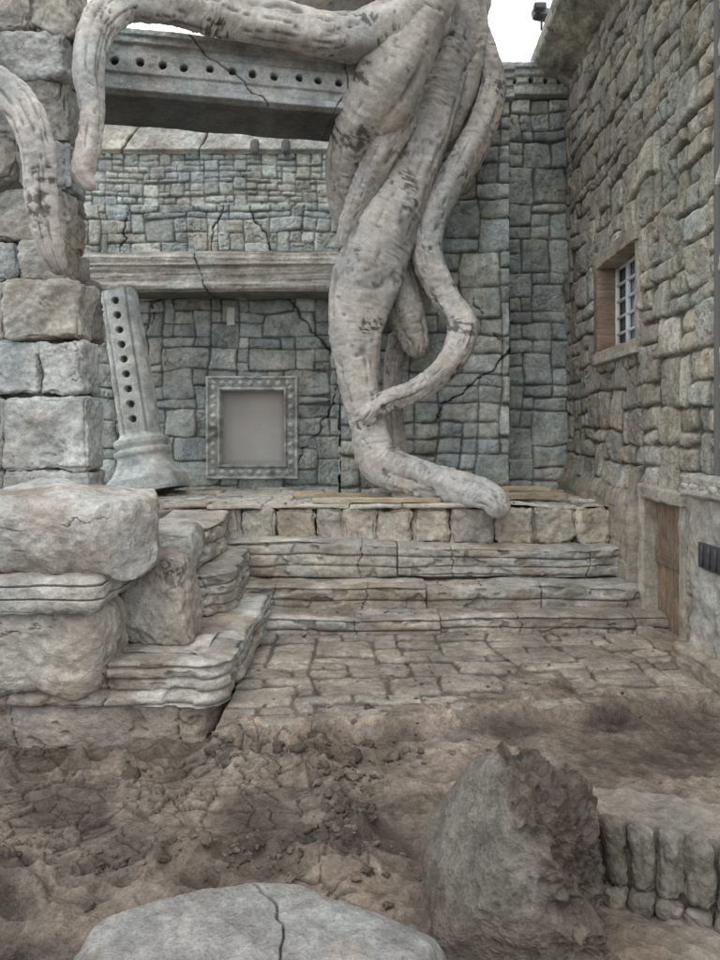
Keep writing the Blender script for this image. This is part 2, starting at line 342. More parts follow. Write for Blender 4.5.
rblock(mb,(bx+.33,7.15,1.93),(.84,2.42,.1),r=.03,n=40,warp=.01,rough=.016,col=(.43,.41,.37),seed=6,chip=.02)
rblock(mb,(bx+.33,7.15,2.06),(.78,2.38,.13),r=.04,n=40,warp=.01,rough=.016,col=(.40,.385,.345),seed=7,chip=.03)
for k in range(9): rblock(mb,(bx-.03,8.22-k*.22,1.99),(.12,.16,.07),r=.03,n=5,warp=.0,rough=.01,col=(.43,.41,.37),seed=k)
rblock(mb,(bx+.3,7.2,.05),(.85,2.5,.4),r=.07,n=40,warp=.03,rough=.04,col=(.28,.25,.205),seed=8)
mb.build('buttress',M_rock,rb)
mb=MB();box(mb,(bx-.04,7.35,1.15),(bx-.01,7.95,1.42),(.1,.09,.08),r=.01,n=4)
for k in range(4): box(mb,(bx-.06,7.37+k*.15,1.17),(bx-.035,7.43+k*.15,1.4),(.2,.18,.15),n=3)
mb.build('vent_grille',M_metal,rb)
ys=np.arange(5,15.6,.03);pf=[(0,9.25),(-.15,9.32),(-.35,9.42),(-.6,9.55),(-.72,9.62),(-.75,9.7),(-.75,9.82),(-.72,9.9),(-.62,9.93),(-.3,9.95),(.6,9.95)]
pp=np.array(pf);tt=np.linspace(0,len(pf)-1,80);px=np.interp(tt,range(len(pf)),pp[:,0]);pz=np.interp(tt,range(len(pf)),pp[:,1])
Yg,Tg=np.meshgrid(ys,np.arange(80),indexing='ij');n=fbm(Yg*1.5,px[Tg]*3,pz[Tg]*3,4,55);nf=fbm(Yg*8,px[Tg]*8,pz[Tg]*8,3,57)
P=np.stack([WX(Yg)+px[Tg]+.05*n+.015*nf,Yg,pz[Tg]+.06*n+.015*nf],-1)
g=1-ss(np.abs(((Yg*.8+.15*n)%1)-.5),.0,.02)
C=np.array([.40,.375,.325])*(1+.3*n+.2*nf)[...,None]*(1-.4*g)[...,None];C=C*(1-.3*ss(fbm(Yg*2,px[Tg]*2,pz[Tg],3,3),0,.5)[...,None]*np.array([.8,.6,.9]))
mb=MB();mb.add(P,gridf(len(ys),80,flip=True),C.reshape(-1,3));mb.build('parapet',M_rwall,rb)
mb=MB();a=np.linspace(0,2*math.pi,17)[:-1];zs=np.linspace(2.1,9.5,30)
Z2,A2=np.meshgrid(zs,a,indexing='ij')
P=np.stack([WX(7.75)-.05+.05*np.cos(A2),7.75+.05*np.sin(A2),Z2],-1);mb.add(P,gridf(30,16,wrap=True),(.13,.13,.12));mb.build('downpipe',M_plain,rb)
fl=empty('floodlight');mb=MB()
c=np.array([WX(13.6)-.74,13.6,10.06])
box(mb,c+[-.16,-.05,-.0],c+[.16,.12,.2],(.05,.05,.05),r=.02,ang=(-.4,0,.3));box(mb,c+[-.02,0,-.2],c+[.02,.04,.05],(.05,.05,.05));box(mb,c+[-.2,-.3,.02],c+[.02,-.15,.14],(.05,.05,.05),r=.02)
mb.build('lamp_head',M_metal,fl)

# ------------------------------------------------------------ lintel
li=empty('carved_stone_lintel')
lp=lambda t,U:.09*(ss(t,.0,.04))-.06*(ss(t,.14,.17))+.04*(ss(t,.3,.33))-.04*ss(t,.64,.67)+.05*ss(t,.78,.81)+.04*ss(t,.9,.92)
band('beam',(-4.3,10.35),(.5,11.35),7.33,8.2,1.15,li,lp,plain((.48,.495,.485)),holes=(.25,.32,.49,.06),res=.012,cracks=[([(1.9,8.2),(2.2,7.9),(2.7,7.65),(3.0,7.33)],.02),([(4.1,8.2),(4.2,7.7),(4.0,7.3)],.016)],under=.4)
wb=empty('weathered_beam')
def grain(c):
    c=np.array(c)
    def f(U,V,t):
        g=fbm(U*.9,V*22,0,3,3);g2=fbm(U*.5,V*9,0,3,8);return .02*g+.03*g2,c*(1+.2*g+.25*g2)[...,None]
    return f
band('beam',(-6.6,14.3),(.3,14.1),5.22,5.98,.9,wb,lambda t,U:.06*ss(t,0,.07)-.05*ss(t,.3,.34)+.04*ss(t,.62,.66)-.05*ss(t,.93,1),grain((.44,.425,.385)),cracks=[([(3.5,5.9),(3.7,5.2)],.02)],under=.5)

# ------------------------------------------------------------ niche
nf=empty('carved_window_frame')
x0,x1,z0,z1=-3.06,-1.22,1.62,3.68;r_=.009
xs=np.arange(x0,x1,r_);zs=np.arange(z0,z1,r_);U,V=np.meshgrid(xs,zs,indexing='ij')
d=np.minimum(np.minimum(U-x0,x1-U),np.minimum(V-z0,z1-V));w=.30
h=.10+.035*(ss(d,0,.02)-ss(d,.05,.065))+.035*(ss(d,.235,.25))-.33*ss(d,w-.015,w)
sp=.185
k1=np.abs(((U-x0-.15)/sp+.5)%1-.5)*sp;k2=np.abs(((V-z0-.15)/sp+.5)%1-.5)*sp
onh=np.minimum(V-z0,z1-V)<np.minimum(U-x0,x1-U)
along=np.where(onh,k1,k2);acr=np.abs(d-.15);rd=np.hypot(along,acr);h=h+.035*np.sqrt(np.clip(1-(rd/.05)**2,0,1))
n=fbm(U*8,V*8,0,4,5);inn=ss(d,w-.01,w+.005);h=h+.02*n*(1-inn)
C=np.array([.41,.415,.385])*(1+.5*n+.4*fbm(U*2,V*2,0,3,8))[...,None];C=C*(1-.35*ss(rd,.045,.06)*(d>.06)*(d<.24))[...,None]
pc=np.array([.43,.41,.38])*(1+.06*fbm(U*1.5,V*1.5,0,3,3))[...,None]*(1-.2*(1-ss(d-w,0,.12)))[...,None];C=C*(1-inn[...,None])+pc*inn[...,None]
Y=14.95-h
for sl in((0,slice(None)),(-1,slice(None)),(slice(None),0),(slice(None),-1)): Y[sl]=15.1
mb=MB();mb.add(np.stack([U,Y,V],-1),gridf(len(xs),len(zs)),C.reshape(-1,3));mb.build('frame',M_plain,nf)

# ------------------------------------------------------------ sweeps (roots, column)
def catmull(P,step):
    P=np.array(P,float);P=np.vstack([2*P[0]-P[1],P,2*P[-1]-P[-2]]);out=[]
    for i in range(1,len(P)-2):
        L=np.linalg.norm(P[i+1,:3]-P[i,:3]);n=max(2,int(L/step));t=np.linspace(0,1,n,endpoint=False)[:,None]
        a,b,c,d=P[i-1],P[i],P[i+1],P[i+2]
        out.append(.5*((2*b)+(-a+c)*t+(2*a-5*b+4*c-d)*t*t+(-a+3*b-3*c+d)*t**3))
    out.append(P[-2][None]);return np.vstack(out)
def sweep(mb,ctrl,disp,nr=44,step=.022,sq=0,ref=(0,-1,0),cap=True):
    S=catmull(ctrl,step);C=S[:,:3];R=np.maximum(S[:,3],.01);T=np.gradient(C,axis=0);T/=np.linalg.norm(T,axis=1,keepdims=True)
    ref=np.array(ref,float);N=ref-(T@ref)[:,None]*T;N/=np.linalg.norm(N,axis=1,keepdims=True)+1e-9;B=np.cross(T,N)
    s=np.concatenate([[0],np.cumsum(np.linalg.norm(np.diff(C,axis=0),axis=1))])
    if cap:
        for e,dd in((0,s),(1,s[-1]-s)):
            rr=R[-1 if e else 0];R=np.where(dd<rr,R*np.sqrt(np.clip(1-(1-dd/rr)**2,0.0004,1)),R)
    a=np.linspace(0,2*math.pi,nr,endpoint=False);Sg,A=np.meshgrid(s,a,indexing='ij')
    ca,sa=np.cos(A),np.sin(A)
    if sq: k=(np.abs(ca)**sq+np.abs(sa)**sq)**(-1/sq)
    else: k=1
    rad=R[:,None]*k
    P0=C[:,None]+N[:,None]*(ca*rad)[...,None]+B[:,None]*(sa*rad)[...,None]
    dr,col=disp(A,Sg,P0,R[:,None]+0*A)
    rad2=rad+dr
    P=C[:,None]+N[:,None]*(ca*rad2)[...,None]+B[:,None]*(sa*rad2)[...,None]
    mb.add(P,gridf(len(s),nr,wrap=True,flip=True),col.reshape(-1,3))
def bark(seed,base=(.46,.43,.39)):
    base=np.array(base)
    def f(A,S,P,R):
        x,y,z=P[...,0],P[...,1],P[...,2]
        w=S+.09*fbm(x*2.5,y*2.5,z*2.5,4,seed)
        tw=S*1.1+seed
        lob=.10*np.cos(3*A+tw)+.06*np.cos(5*A-tw*1.3+2)
        wm=ss(fbm(x*1.5,y*1.5,z*1.5,3,seed+33),-.4,.4)
        wr=fbm(w*20,np.cos(A)*2.2+seed,np.sin(A)*2.2,4,seed+3)*(.4+.8*wm)        # transverse wrinkles
        big=fbm(x*1.8,y*1.8,z*1.8,3,seed+5);fi=fbm(x*14,y*14,z*14,3,seed+6)
        ridge=np.abs(fbm(np.cos(A)*2.2+seed,np.sin(A)*2.2,S*.8,3,seed+8))
        crk=1-ss(np.abs(fbm(w*9,np.cos(A)*1.2,np.sin(A)*1.2,3,seed+21)),0,.05);crk=crk*ss(fbm(x*3,y*3,z*3,3,seed+22),.1,.35)
        dr=R*(lob*.7+.07*big)+.012*wr*np.minimum(1,R/.2)+.008*fi-.035*(1-ss(ridge,0,.10))*np.minimum(1,R/.25)-.015*crk
        cav=(1+.15*wr+.15*fi+.16*big)*(1-.42*(1-ss(ridge,0,.08)))*(1-.5*crk)
        pm=fbm(x*2.6,y*2.6,z*2.6,4,seed+9);patch=ss(pm,.40,.55)*ss(fbm(x*16,y*16,z*16,3,seed+2)+fbm(w*30,A*.6,0*A,2,seed+1)*.7,-.02,.25)
        grey=ss(fbm(x*1.2,y*1.2,z*1.2,3,seed+12),-.2,.5)[...,None]
        col=base*(1-grey*.18*np.array([1.2,1.0,.8]))*cav[...,None]*(1-.68*patch)[...,None]
        return dr-.012*patch,col
    return f
tr=empty('strangler_tree')
def root(name,pts,seed,base=(.46,.43,.39),nr=64):
    ctrl=[[*at(u,v,d),r*d/F] for u,v,d,r in pts];mb=MB();sweep(mb,ctrl,bark(seed,base),nr=nr,step=.015);return mb.build(name,M_root,tr)
root('trunk_strand',[(440,-160,10.9,50),(430,-60,11.0,42),(412,20,11.1,34),(382,88,11.2,33),(356,135,11.6,26),(347,175,12.0,22),(352,215,12.3,19),(372,275,12.5,16)],1)
root('main_root',[(470,-180,12.4,44),(462,-60,12.2,36),(455,20,12.0,29),(440,90,12.0,26),(415,160,12.0,27),(388,225,12.0,31),(366,275,12.0,33),(355,330,12.0,27),(360,385,12.0,20),(371,425,12.0,19),(382,462,11.9,22),(420,478,11.6,19),(462,488,11.2,16),(490,498,10.9,14),(503,518,10.75,11)],2)
root('right_root',[(470,10,12.4,12),(484,52,12.3,12),(492,82,12.3,13),(486,110,12.2,15),(470,150,12.1,16),(446,190,12.0,16),(430,228,12.0,16),(430,262,12.0,15),(447,300,12.0,14),(462,328,11.9,15),(447,365,11.8,13),(415,390,11.7,12),(385,402,11.6,11),(362,420,11.6,10)],3)
root('inner_root',[(420,90,11.9,12),(402,120,11.6,14),(382,150,11.5,15),(365,185,11.6,14),(350,222,11.7,10),(343,250,11.8,7)],4)
root('dangling_root',[(385,235,12.6,20),(395,275,12.5,22),(405,310,12.4,20),(415,338,12.4,15),(419,358,12.4,9)],5,base=(.36,.335,.30))
root('rear_root',[(400,330,12.9,10),(392,370,12.9,9),(395,420,12.9,8),(402,470,12.9,8)],9,base=(.34,.31,.28))
root('cross_root',[(440,0,11.3,40),(385,32,11.0,29),(335,36,10.7,22),(275,24,10.5,22),(215,14,10.4,21),(165,5,10.0,19),(125,4,9.5,18),(97,26,9.0,17),(88,66,8.75,15),(92,112,8.7,12),(88,150,8.7,12),(84,174,8.7,11),(94,190,8.7,5)],6)
root('upper_branch',[(440,-30,11.6,44),(360,-22,11.2,32),(260,-8,10.9,24),(200,-14,10.8,18)],7)
root('pillar_root',[(-70,60,8.8,22),(-10,82,8.5,20),(22,108,8.4,18),(38,150,8.35,16),(42,200,8.35,15),(50,245,8.45,13),(62,275,8.6,8)],8)
root('crown_limb',[(450,-60,11.8,36),(450,0,11.9,34),(458,40,12.1,28),(452,100,12.3,24),(436,150,12.5,18)],10)

lc=empty('leaning_carved_column')
def coldisp(A,S,P,R):
    a=(A+math.pi)%(2*math.pi)-math.pi;n=fbm(P[...,0]*5,P[...,1]*5,P[...,2]*5,4,31);wd=np.abs(a)*R
    dr=.016*n+0*A;sh=(S>1.05)
    grv=ss(wd,.17,.185)-ss(wd,.21,.225);dr=dr-.03*grv*sh;c=(1-.4*grv*sh)
    k=np.round((S-1.3)/.27);k=np.clip(k,0,8);dd=np.hypot(S-1.3-k*.27,a*R);ho=(1-ss(dd,.05,.07));dr=dr-.09*ho;c=c*(1-.88*ho)
    col=np.array([.47,.48,.46])*(c*(1+.35*n))[...,None]
    return dr,col
b0=at(150,492,13.4);t0=at(119,293,13.7);ax=t0-b0;L=np.linalg.norm(ax)
prof=[(0,.66),(.06,.68),(.25,.66),(.33,.57),(.47,.48),(.63,.43),(.69,.48),(.75,.48),(.79,.40),(.87,.45),(.95,.45),(1.0,.36),(1.05,.34),(1.6,.34),(2.2,.33),(3.0,.315),(L,.305)]
S=np.linspace(0,L,190);Rr=np.interp(S,[p[0] for p in prof],[p[1] for p in prof])
mb=MB();sweep(mb,[[*(b0+ax*s/L),r] for s,r in zip(S,Rr)][::1],coldisp,nr=110,step=.03,sq=3.2,cap=False)
rblock(mb,t0,(.52,.46,.1),r=.04,n=8,warp=.01,rough=.02,col=(.43,.445,.42),ang=(.1,-.15,0));mb.build('shaft',M_rock,lc)

# ------------------------------------------------------------ left pillar
lpil=empty('stone_pillar');mb=MB();rs=np.random.RandomState(4)
def stackrow(zt,zb,splits,yf=9.0,depth=.62,r=.04,warp=.035,cm=1.,planes=0):
    for (a,b) in splits:
        c=(.385,.40,.39) if rs.rand()<.5 else (.40,.385,.345)
        c=np.array(c)*rs.uniform(.85,1.1)*cm
        jy=rs.uniform(-.04,.04);rblock(mb,((a+b)/2,yf+depth/2+jy,(zt+zb)/2),(b-a+.005,depth,zt-zb+.005),r=r,n=44,warp=warp,rough=.045,col=c,seed=int(rs.randint(900)),fs=3.6,planes=planes,chip=.06,crack=.02)
Zp=lambda v:ZC+(430-v)*9/F
Xp=lambda u:(u-360)*9/F
stackrow(Zp(281),Zp(338),[(-5.3,Xp(3)),(Xp(4),Xp(80))])
stackrow(Zp(340),Zp(394),[(-5.3,Xp(-40)),(Xp(-39),Xp(39)),(Xp(40),Xp(82))])
stackrow(Zp(397),Zp(469),[(-5.3,Xp(0)),(Xp(2),Xp(86))])
stackrow(Zp(471),Zp(560),[(-5.3,Xp(0)),(Xp(1),Xp(88))])
z=Zp(280);i=0
while z<9.2:
    hh=rs.uniform(.38,.75);x=-5.4;sp=[];e=Xp(66)+rs.uniform(-.07,.05)
    while x<e-.35:
        w=rs.uniform(.35,.7);x2=min(x+w,e);x2=e if e-x2<.35 else x2;sp.append((x,x2));x=x2
    stackrow(z+hh,z,sp,yf=9.05,depth=.6,r=.05,cm=.84,warp=.045,planes=1);z+=hh
mb.build('block_stack',M_rock,lpil)
mb=MB();z=1.4
while z<8.9:
    hh=rs.uniform(.3,.55);xr=(95-360)*9.9/F+rs.uniform(-.07,.05) if z<4.4 else (80-360)*9.9/F+rs.uniform(-.07,.05)
    rblock(mb,(xr-.4,9.95,z+hh/2),(.8,.5,hh+.01),r=.05,n=24,warp=.05,rough=.04,col=np.array((.30,.295,.27))*rs.uniform(.8,1.1),seed=int(rs.randint(900)),chip=.05);z+=hh
mb.build('rear_rubble',M_rock,lpil)
mb=MB();box(mb,(-5.3,9.2,1),(Xp(58),9.6,9.2),(.12,.11,.1));mb.build('core',M_rock,lpil)

# ------------------------------------------------------------ terrace
te=empty('stone_terrace')
xs=np.arange(-6.5,4.2,.025);ys=np.arange(11.1,15.3,.025);U,V=np.meshgrid(xs,ys,indexing='ij');h,C=wallh(U,V,.45,.4,61,relief=.025,bev=.03,pal=PALR,off=.01)
mb=MB();mb.add(np.stack([U,V,1.44+h*.8],-1),gridf(len(xs),len(ys)),C.reshape(-1,3)*1.15);mb.build('terrace_floor',M_rock,te)
mb=MB();x=-4.2;i=0
while x<3.75:
    w=rs.uniform(.42,.70);c=np.array([(.43,.395,.335),(.39,.36,.31),(.44,.40,.33),(.39,.375,.34)][i%4])*rs.uniform(.85,1.1)
    rblock(mb,(x+w/2,11.3+rs.uniform(-.03,.03),1.17+rs.uniform(-.01,.01)),(w,.5,.55),r=.06,n=30,warp=.04,rough=.045,col=c,seed=i+40,chip=.06,fs=4);x+=w;i+=1
mb.build('edge_course',M_rock,te)
mb=MB();x=-2.9;i=0
while x<1.0:
    w=rs.uniform(.6,1.3);rblock(mb,(x+w/2,11.35+rs.uniform(-.03,.03),1.475),(w-.01,.66,.065),r=.02,n=22,warp=.02,rough=.014,col=(.50,.47,.41),seed=i+70,chip=.02);x+=w;i+=1
mb.build('coping_flags',M_rock,te)
mb=MB();box(mb,(-6.5,11.45,-.3),(4.2,15.2,1.40),(.2,.18,.15),n=6);mb.build('core',M_rock,te)
def plank(nm,c,s,a,seed):
    mb=MB();rblock(mb,c,s,r=.008,n=14,warp=.01,rough=.004,col=(.44,.36,.26),seed=seed,ang=(0,0,a));return mb.build(nm,M_wood)
plank('wooden_plank',(.25,11.2,1.555),(1.9,.2,.06),.04,1);plank('wooden_plank',(2.8,12.0,1.55),(1.0,.24,.09),.1,2);plank('wooden_plank',(2.72,12.25,1.64),(.8,.2,.07),-.12,3);plank('wooden_plank',(-.3,12.3,1.54),(1.6,.16,.06),-.1,4)

# ------------------------------------------------------------ steps
st=empty('stone_steps')
MUDC=np.array([.205,.168,.132])
def ledge(name,path,zt,zb,inw,nl,seed,col=(.39,.365,.32),parent=st,bul=.05,slope=0.,k=13):
    p=np.array(path,float);seg=np.linalg.norm(np.diff(p,axis=0),axis=1);cs=np.concatenate([[0],np.cumsum(seg)])
    n=int(cs[-1]/.015)+2;s=np.linspace(0,cs[-1],n);X=np.interp(s,cs,p[:,0]);Y=np.interp(s,cs,p[:,1])
    ker=np.ones(k)/k
    def sm(a): b=np.pad(a,k//2,mode='reflect',reflect_type='odd');return np.convolve(b,ker,'valid')
    X,Y=sm(X),sm(Y);T=np.stack([np.gradient(X),np.gradient(Y)],-1);T/=np.linalg.norm(T,axis=1,keepdims=True);N=np.stack([T[:,1],-T[:,0]],-1)
    H=zt-zb
    ti=np.linspace(0,1,26);tv=np.linspace(0,1,max(20,int(H/.009)))
    nT=len(ti)+len(tv)
    S,K=np.meshgrid(s,np.arange(nT),indexing='ij')
    off=np.where(K<26,-inw*(1-ti[np.minimum(K,25)])**1.0,0.);v=np.where(K<26,0,tv[np.clip(K-26,0,len(tv)-1)])
    wob=.16*fbm(S*.8,v*1.5,0,3,seed)
    vv=v*nl+wob*nl*.6;fr=vv-np.floor(vv);fl=np.floor(vv)
    layer=.5*vn(fl*3.7+seed,S*1.2,0*S,seed+2)
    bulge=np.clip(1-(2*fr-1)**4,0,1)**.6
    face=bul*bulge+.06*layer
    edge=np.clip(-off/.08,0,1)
    n_=fbm(S*3,v*H*6+off*3,0,4,seed+4);nf_=fbm(S*14,v*H*16+off*14,0,3,seed+5)
    big=.07*fbm(S*.9,0*S,0,3,seed+6)
    chip=.05*ss(fbm(S*4,v*H*5,2,3,seed+8),.25,.5)
    o=np.where(K<26,off+bul*.9*(1-np.minimum(1,-off/.12)**.5)*1.0,face-chip)+big*np.where(K<26,(1+off/inw),1)+.02*n_+.006*nf_
    z=np.where(K<26,zt-.03*(1-edge)**2+.02*n_+.005*nf_,zt-.03-v*(H-.03)+.01*n_)
    z=z+.04*fbm(S*.6,0*S,3,2,seed+9)*(1-v)+slope*S*(1-v)
    ck=(S+.05*fbm(S*3,v*3,0,2,seed))*.55+seed*.37+.35*vn(np.floor(S*.55),0*S,0,seed);c_=1-ss(np.abs(ck%1-.5),0,.006);o=o-.05*c_*(K>=20)
    PX=X[:,None]+N[:,:1]*o;PY=Y[:,None]+N[:,1:]*o
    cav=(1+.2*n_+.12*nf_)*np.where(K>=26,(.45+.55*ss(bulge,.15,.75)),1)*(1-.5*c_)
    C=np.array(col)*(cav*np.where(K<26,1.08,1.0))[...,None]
    st_=ss(fbm(S*.8,v*2,6,4,seed+30),-.1,.6)[...,None];C=C*(1-.25*st_*np.array([.9,.8,.7]))
    md=ss(fbm(S*1.6,off*3+v,1,4,seed+50)+.75*(1-z/.75)-.22+.28*(K<26),0,.5)*.75
    md=md[...,None];C=C*(1-md)+MUDC*1.15*cav[...,None]*md
    P=np.stack([PX,PY,z],-1)
    e0=P[:1].copy();e1=P[-1:].copy()
    for e,kx in((e0,0),(e1,-1)):
        e[...,0]=X[kx]-N[kx,0]*inw;e[...,1]=Y[kx]-N[kx,1]*inw;e[...,2]=np.minimum(e[...,2],zt-.02)
    P=np.concatenate([e0,P,e1]);C=np.concatenate([C[:1],C,C[-1:]])
    mb=MB();mb.add(P,gridf(P.shape[0],nT),C.reshape(-1,3));return mb.build(name,M_rock,parent)
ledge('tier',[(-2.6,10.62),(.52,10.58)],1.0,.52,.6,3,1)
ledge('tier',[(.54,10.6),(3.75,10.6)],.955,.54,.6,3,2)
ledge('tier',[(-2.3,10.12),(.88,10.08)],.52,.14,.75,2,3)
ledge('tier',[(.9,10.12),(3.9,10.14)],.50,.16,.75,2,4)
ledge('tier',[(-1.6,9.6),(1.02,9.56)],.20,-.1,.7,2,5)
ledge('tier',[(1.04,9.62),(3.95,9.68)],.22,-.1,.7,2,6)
mb=MB();box(mb,(-3,10.75,-.2),(3.9,11.4,.9),(.27,.24,.2),n=6);box(mb,(-3,10.3,-.2),(3.9,10.9,.46),(.3,.27,.22),n=6);mb.build('fill',M_rock,st)
lb=empty('stepped_stone_platform')
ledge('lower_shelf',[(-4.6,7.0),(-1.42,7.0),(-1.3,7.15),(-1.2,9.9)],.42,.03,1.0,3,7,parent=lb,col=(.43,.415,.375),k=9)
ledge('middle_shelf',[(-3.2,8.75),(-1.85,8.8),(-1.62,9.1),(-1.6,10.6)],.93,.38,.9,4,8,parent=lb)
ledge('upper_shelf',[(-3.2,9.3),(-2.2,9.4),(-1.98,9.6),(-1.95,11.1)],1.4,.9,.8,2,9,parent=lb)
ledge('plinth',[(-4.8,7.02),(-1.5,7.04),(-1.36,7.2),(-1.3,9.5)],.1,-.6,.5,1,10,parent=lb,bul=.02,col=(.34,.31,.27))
mb=MB();box(mb,(-4.6,8.0,-.3),(-2.1,11.2,.28),(.3,.28,.24),n=4);box(mb,(-4.6,9.9,.2),(-2.5,11.2,1.2),(.3,.28,.24),n=4);mb.build('fill',M_rock,lb)

# ------------------------------------------------------------ boulders
def boulder(parts,name='boulder',mat=M_rock):
    mb=MB()
    for p in parts: rblock(mb,**p)
    return mb.build(name,mat)
boulder([dict(c=(-2.95,7.5,1.56),size=(1.98,1.5,.76),r=.24,n=110,warp=.12,rough=.05,col=(.40,.39,.365),seed=3,ang=(.04,.03,0),fs=2.2,planes=4,crack=.035,stain=.45)])
boulder([dict(c=(-3.25,7.35,.55),size=(1.75,1.3,.88),r=.24,n=96,warp=.12,rough=.05,col=(.38,.35,.305),seed=8,ang=(0,.03,0),fs=2.2,planes=3,crack=.035,stain=.45),
         dict(c=(-3.22,7.22,1.10),size=(1.9,1.3,.34),r=.12,n=80,warp=.05,rough=.03,col=(.40,.385,.35),seed=12,lam=.12,fs=3)])
boulder([dict(c=(-2.08,7.85,.86),size=(.66,.8,.88),r=.12,n=60,warp=.07,rough=.05,col=(.32,.30,.265),seed=15,ang=(0,-.06,.15),fs=3,planes=5,chip=.04,crack=.03)])
boulder([dict(c=(-2.3,8.9,1.2),size=(.7,.8,.5),r=.1,n=36,warp=.07,rough=.04,col=(.36,.35,.32),seed=25,ang=(0,.1,.1),fs=3,planes=4)])

# ------------------------------------------------------------ foreground stones
V,Q=cubes(140);P=V/np.linalg.norm(V,axis=1,keepdims=True)
def facet(P,pl,soft=.03):
    N_=np.array([p[:3] for p in pl],float);N_/=np.linalg.norm(N_,axis=1,keepdims=True);D=np.array([p[3] for p in pl])
    dt=np.maximum(P@N_.T,1e-3);t=D/dt;return -soft*np.log(np.exp(-t/soft).sum(1))
r_=facet(P,[(0,.05,1,.24),(-.8,-.1,.7,.72),(-1,0,.1,1.05),(1,-.15,.5,.82),(1,.3,-.1,.95),(0,-1,.5,.55),(0,-1,0,.62),(0,1,.25,.60),(.5,-1,.3,.66),(-.6,-1,.3,.75),(-.5,1,.3,.72),(0,0,-1,.5),(.4,.6,.8,.5)],.035)
X=P*r_[:,None];lo=fbm(X[:,0]*2,X[:,1]*2,X[:,2]*2,4,70);fi=fbm(X[:,0]*12,X[:,1]*12,X[:,2]*12,4,71);vf=fbm(X[:,0]*45,X[:,1]*45,X[:,2]*45,3,72)
X=X+P*(.05*lo+.012*fi+.003*vf)[:,None]
dc=polyd(X[:,0],X[:,1],[(-.1,.7),(.1,.2),(.05,-.2),(.3,-.7)],5,.06);c=1-ss(dc,.003,.010);X[:,2]-=.03*c
C=np.array([.235,.23,.215])*((1+.3*lo+.2*fi+.12*vf)*(1-.4*c))[:,None]
dm=ss(fbm(X[:,0]*2.5,X[:,1]*2.5,X[:,2],4,75)-.6*X[:,2],-.1,.4)[:,None]*.65;C=C*(1-dm)+MUDC*.95*(1+.2*fi)[:,None]*dm
X=rot(X,.04,-.02,.10)+np.array([-.46,3.42,-.02]);mb=MB();mb.add(X,Q,C);mb.build('flat_rock',M_dark)
P=V/np.linalg.norm(V,axis=1,keepdims=True)
r_=facet(P,[(-.9,-.3,.5,.31),(-1,.1,-.15,.50),(-.1,-.1,1,.48),(-.35,-.8,.45,.35),(1,-.2,.2,.42),(.9,.1,-.4,.44),(.45,-1,.2,.38),(-.3,-1,-.2,.42),(0,1,.2,.36),(0,0,-1,.5),(.6,.1,1,.52)],.03)
X=P*r_[:,None];x,y,z=X.T
side=ss(x+.30*z+.06*fbm(x*5,y*5,z*5,3,5),.0,.14)
lo=fbm(x*2.6,y*2.6,z*2.6,3,61);rg=np.abs(fbm(x*4.5,y*4.5,z*4.5,4,62));fi=fbm(x*18,y*18,z*18,4,63);vf=fbm(x*50,y*50,z*50,3,64);rg2=np.abs(fbm(x*11,y*11,z*11,3,68))
d=.04*lo+.014*fi+.003*vf+side*(.06-.16*rg-.09*rg2+.012*fi)
X=X+P*d[:,None]
C=np.array([.135,.12,.102])*(1-side[:,None])+np.array([.088,.071,.056])*side[:,None];C=C*(1+.3*fi+.15*vf)[:,None]*(1-side*.5*(1-ss(rg2,.0,.18)))[:,None]*(1+.3*lo)[:,None]
dm=ss(-X[:,2]+.16*lo,-.05,.2)[:,None]*.6;C=C*(1-dm)+MUDC*.6*(1+.25*fi)[:,None]*dm
X=rot(X,0,.02,0)+np.array([.86,4.12,.23]);mb=MB();mb.add(X,Q,C);mb.build('broken_rock',M_dark)
ck=empty('carved_ribbed_kerb');mb=MB()
a0=np.array([1.30,4.48]);a1=np.array([2.75,3.70]);dv=(a1-a0)/np.linalg.norm(a1-a0);nv=np.array([dv[1],-dv[0]])
yaw=math.atan2(dv[1],dv[0]);Lk=np.linalg.norm(a1-a0);i=0;s=.07
while s<Lk:
    q=a0+dv*s;w=.15
    rblock(mb,(q[0],q[1],.16),(w*.99,.22,.38),r=.06,n=24,warp=.015,rough=.022,col=np.array((.18,.16,.132))*rs.uniform(.85,1.1),seed=i+5,ang=(-.08,0,yaw),fs=9,chip=.02)
    rblock(mb,(q[0]+nv[0]*.05,q[1]+nv[1]*.05,-.07),(w*.97,.2,.13),r=.045,n=16,warp=.015,rough=.02,col=np.array((.16,.14,.115))*rs.uniform(.85,1.1),seed=i+55,ang=(0,0,yaw),fs=9)
    s+=w*1.0;i+=1
c=(a0+a1)/2-nv*.2
rblock(mb,(c[0],c[1],.21),(Lk+.1,.40,.30),r=.04,n=80,warp=.05,rough=.03,col=(.21,.185,.155),seed=90,ang=(0,0,yaw),fs=5)
c=(a0+a1)/2-nv*.05
rblock(mb,(c[0],c[1],.09),(Lk+.05,.16,.46),r=.03,n=20,warp=.01,rough=.02,col=(.12,.105,.09),seed=92,ang=(0,0,yaw),fs=5)
c=(a0+a1)/2+nv*.3;rblock(mb,(c[0],c[1],-.17),(Lk+.4,.5,.16),r=.05,n=60,warp=.05,rough=.04,col=(.18,.155,.125),seed=91,ang=(0,0,yaw),fs=5)
mb.build('ribs',M_rock,ck)

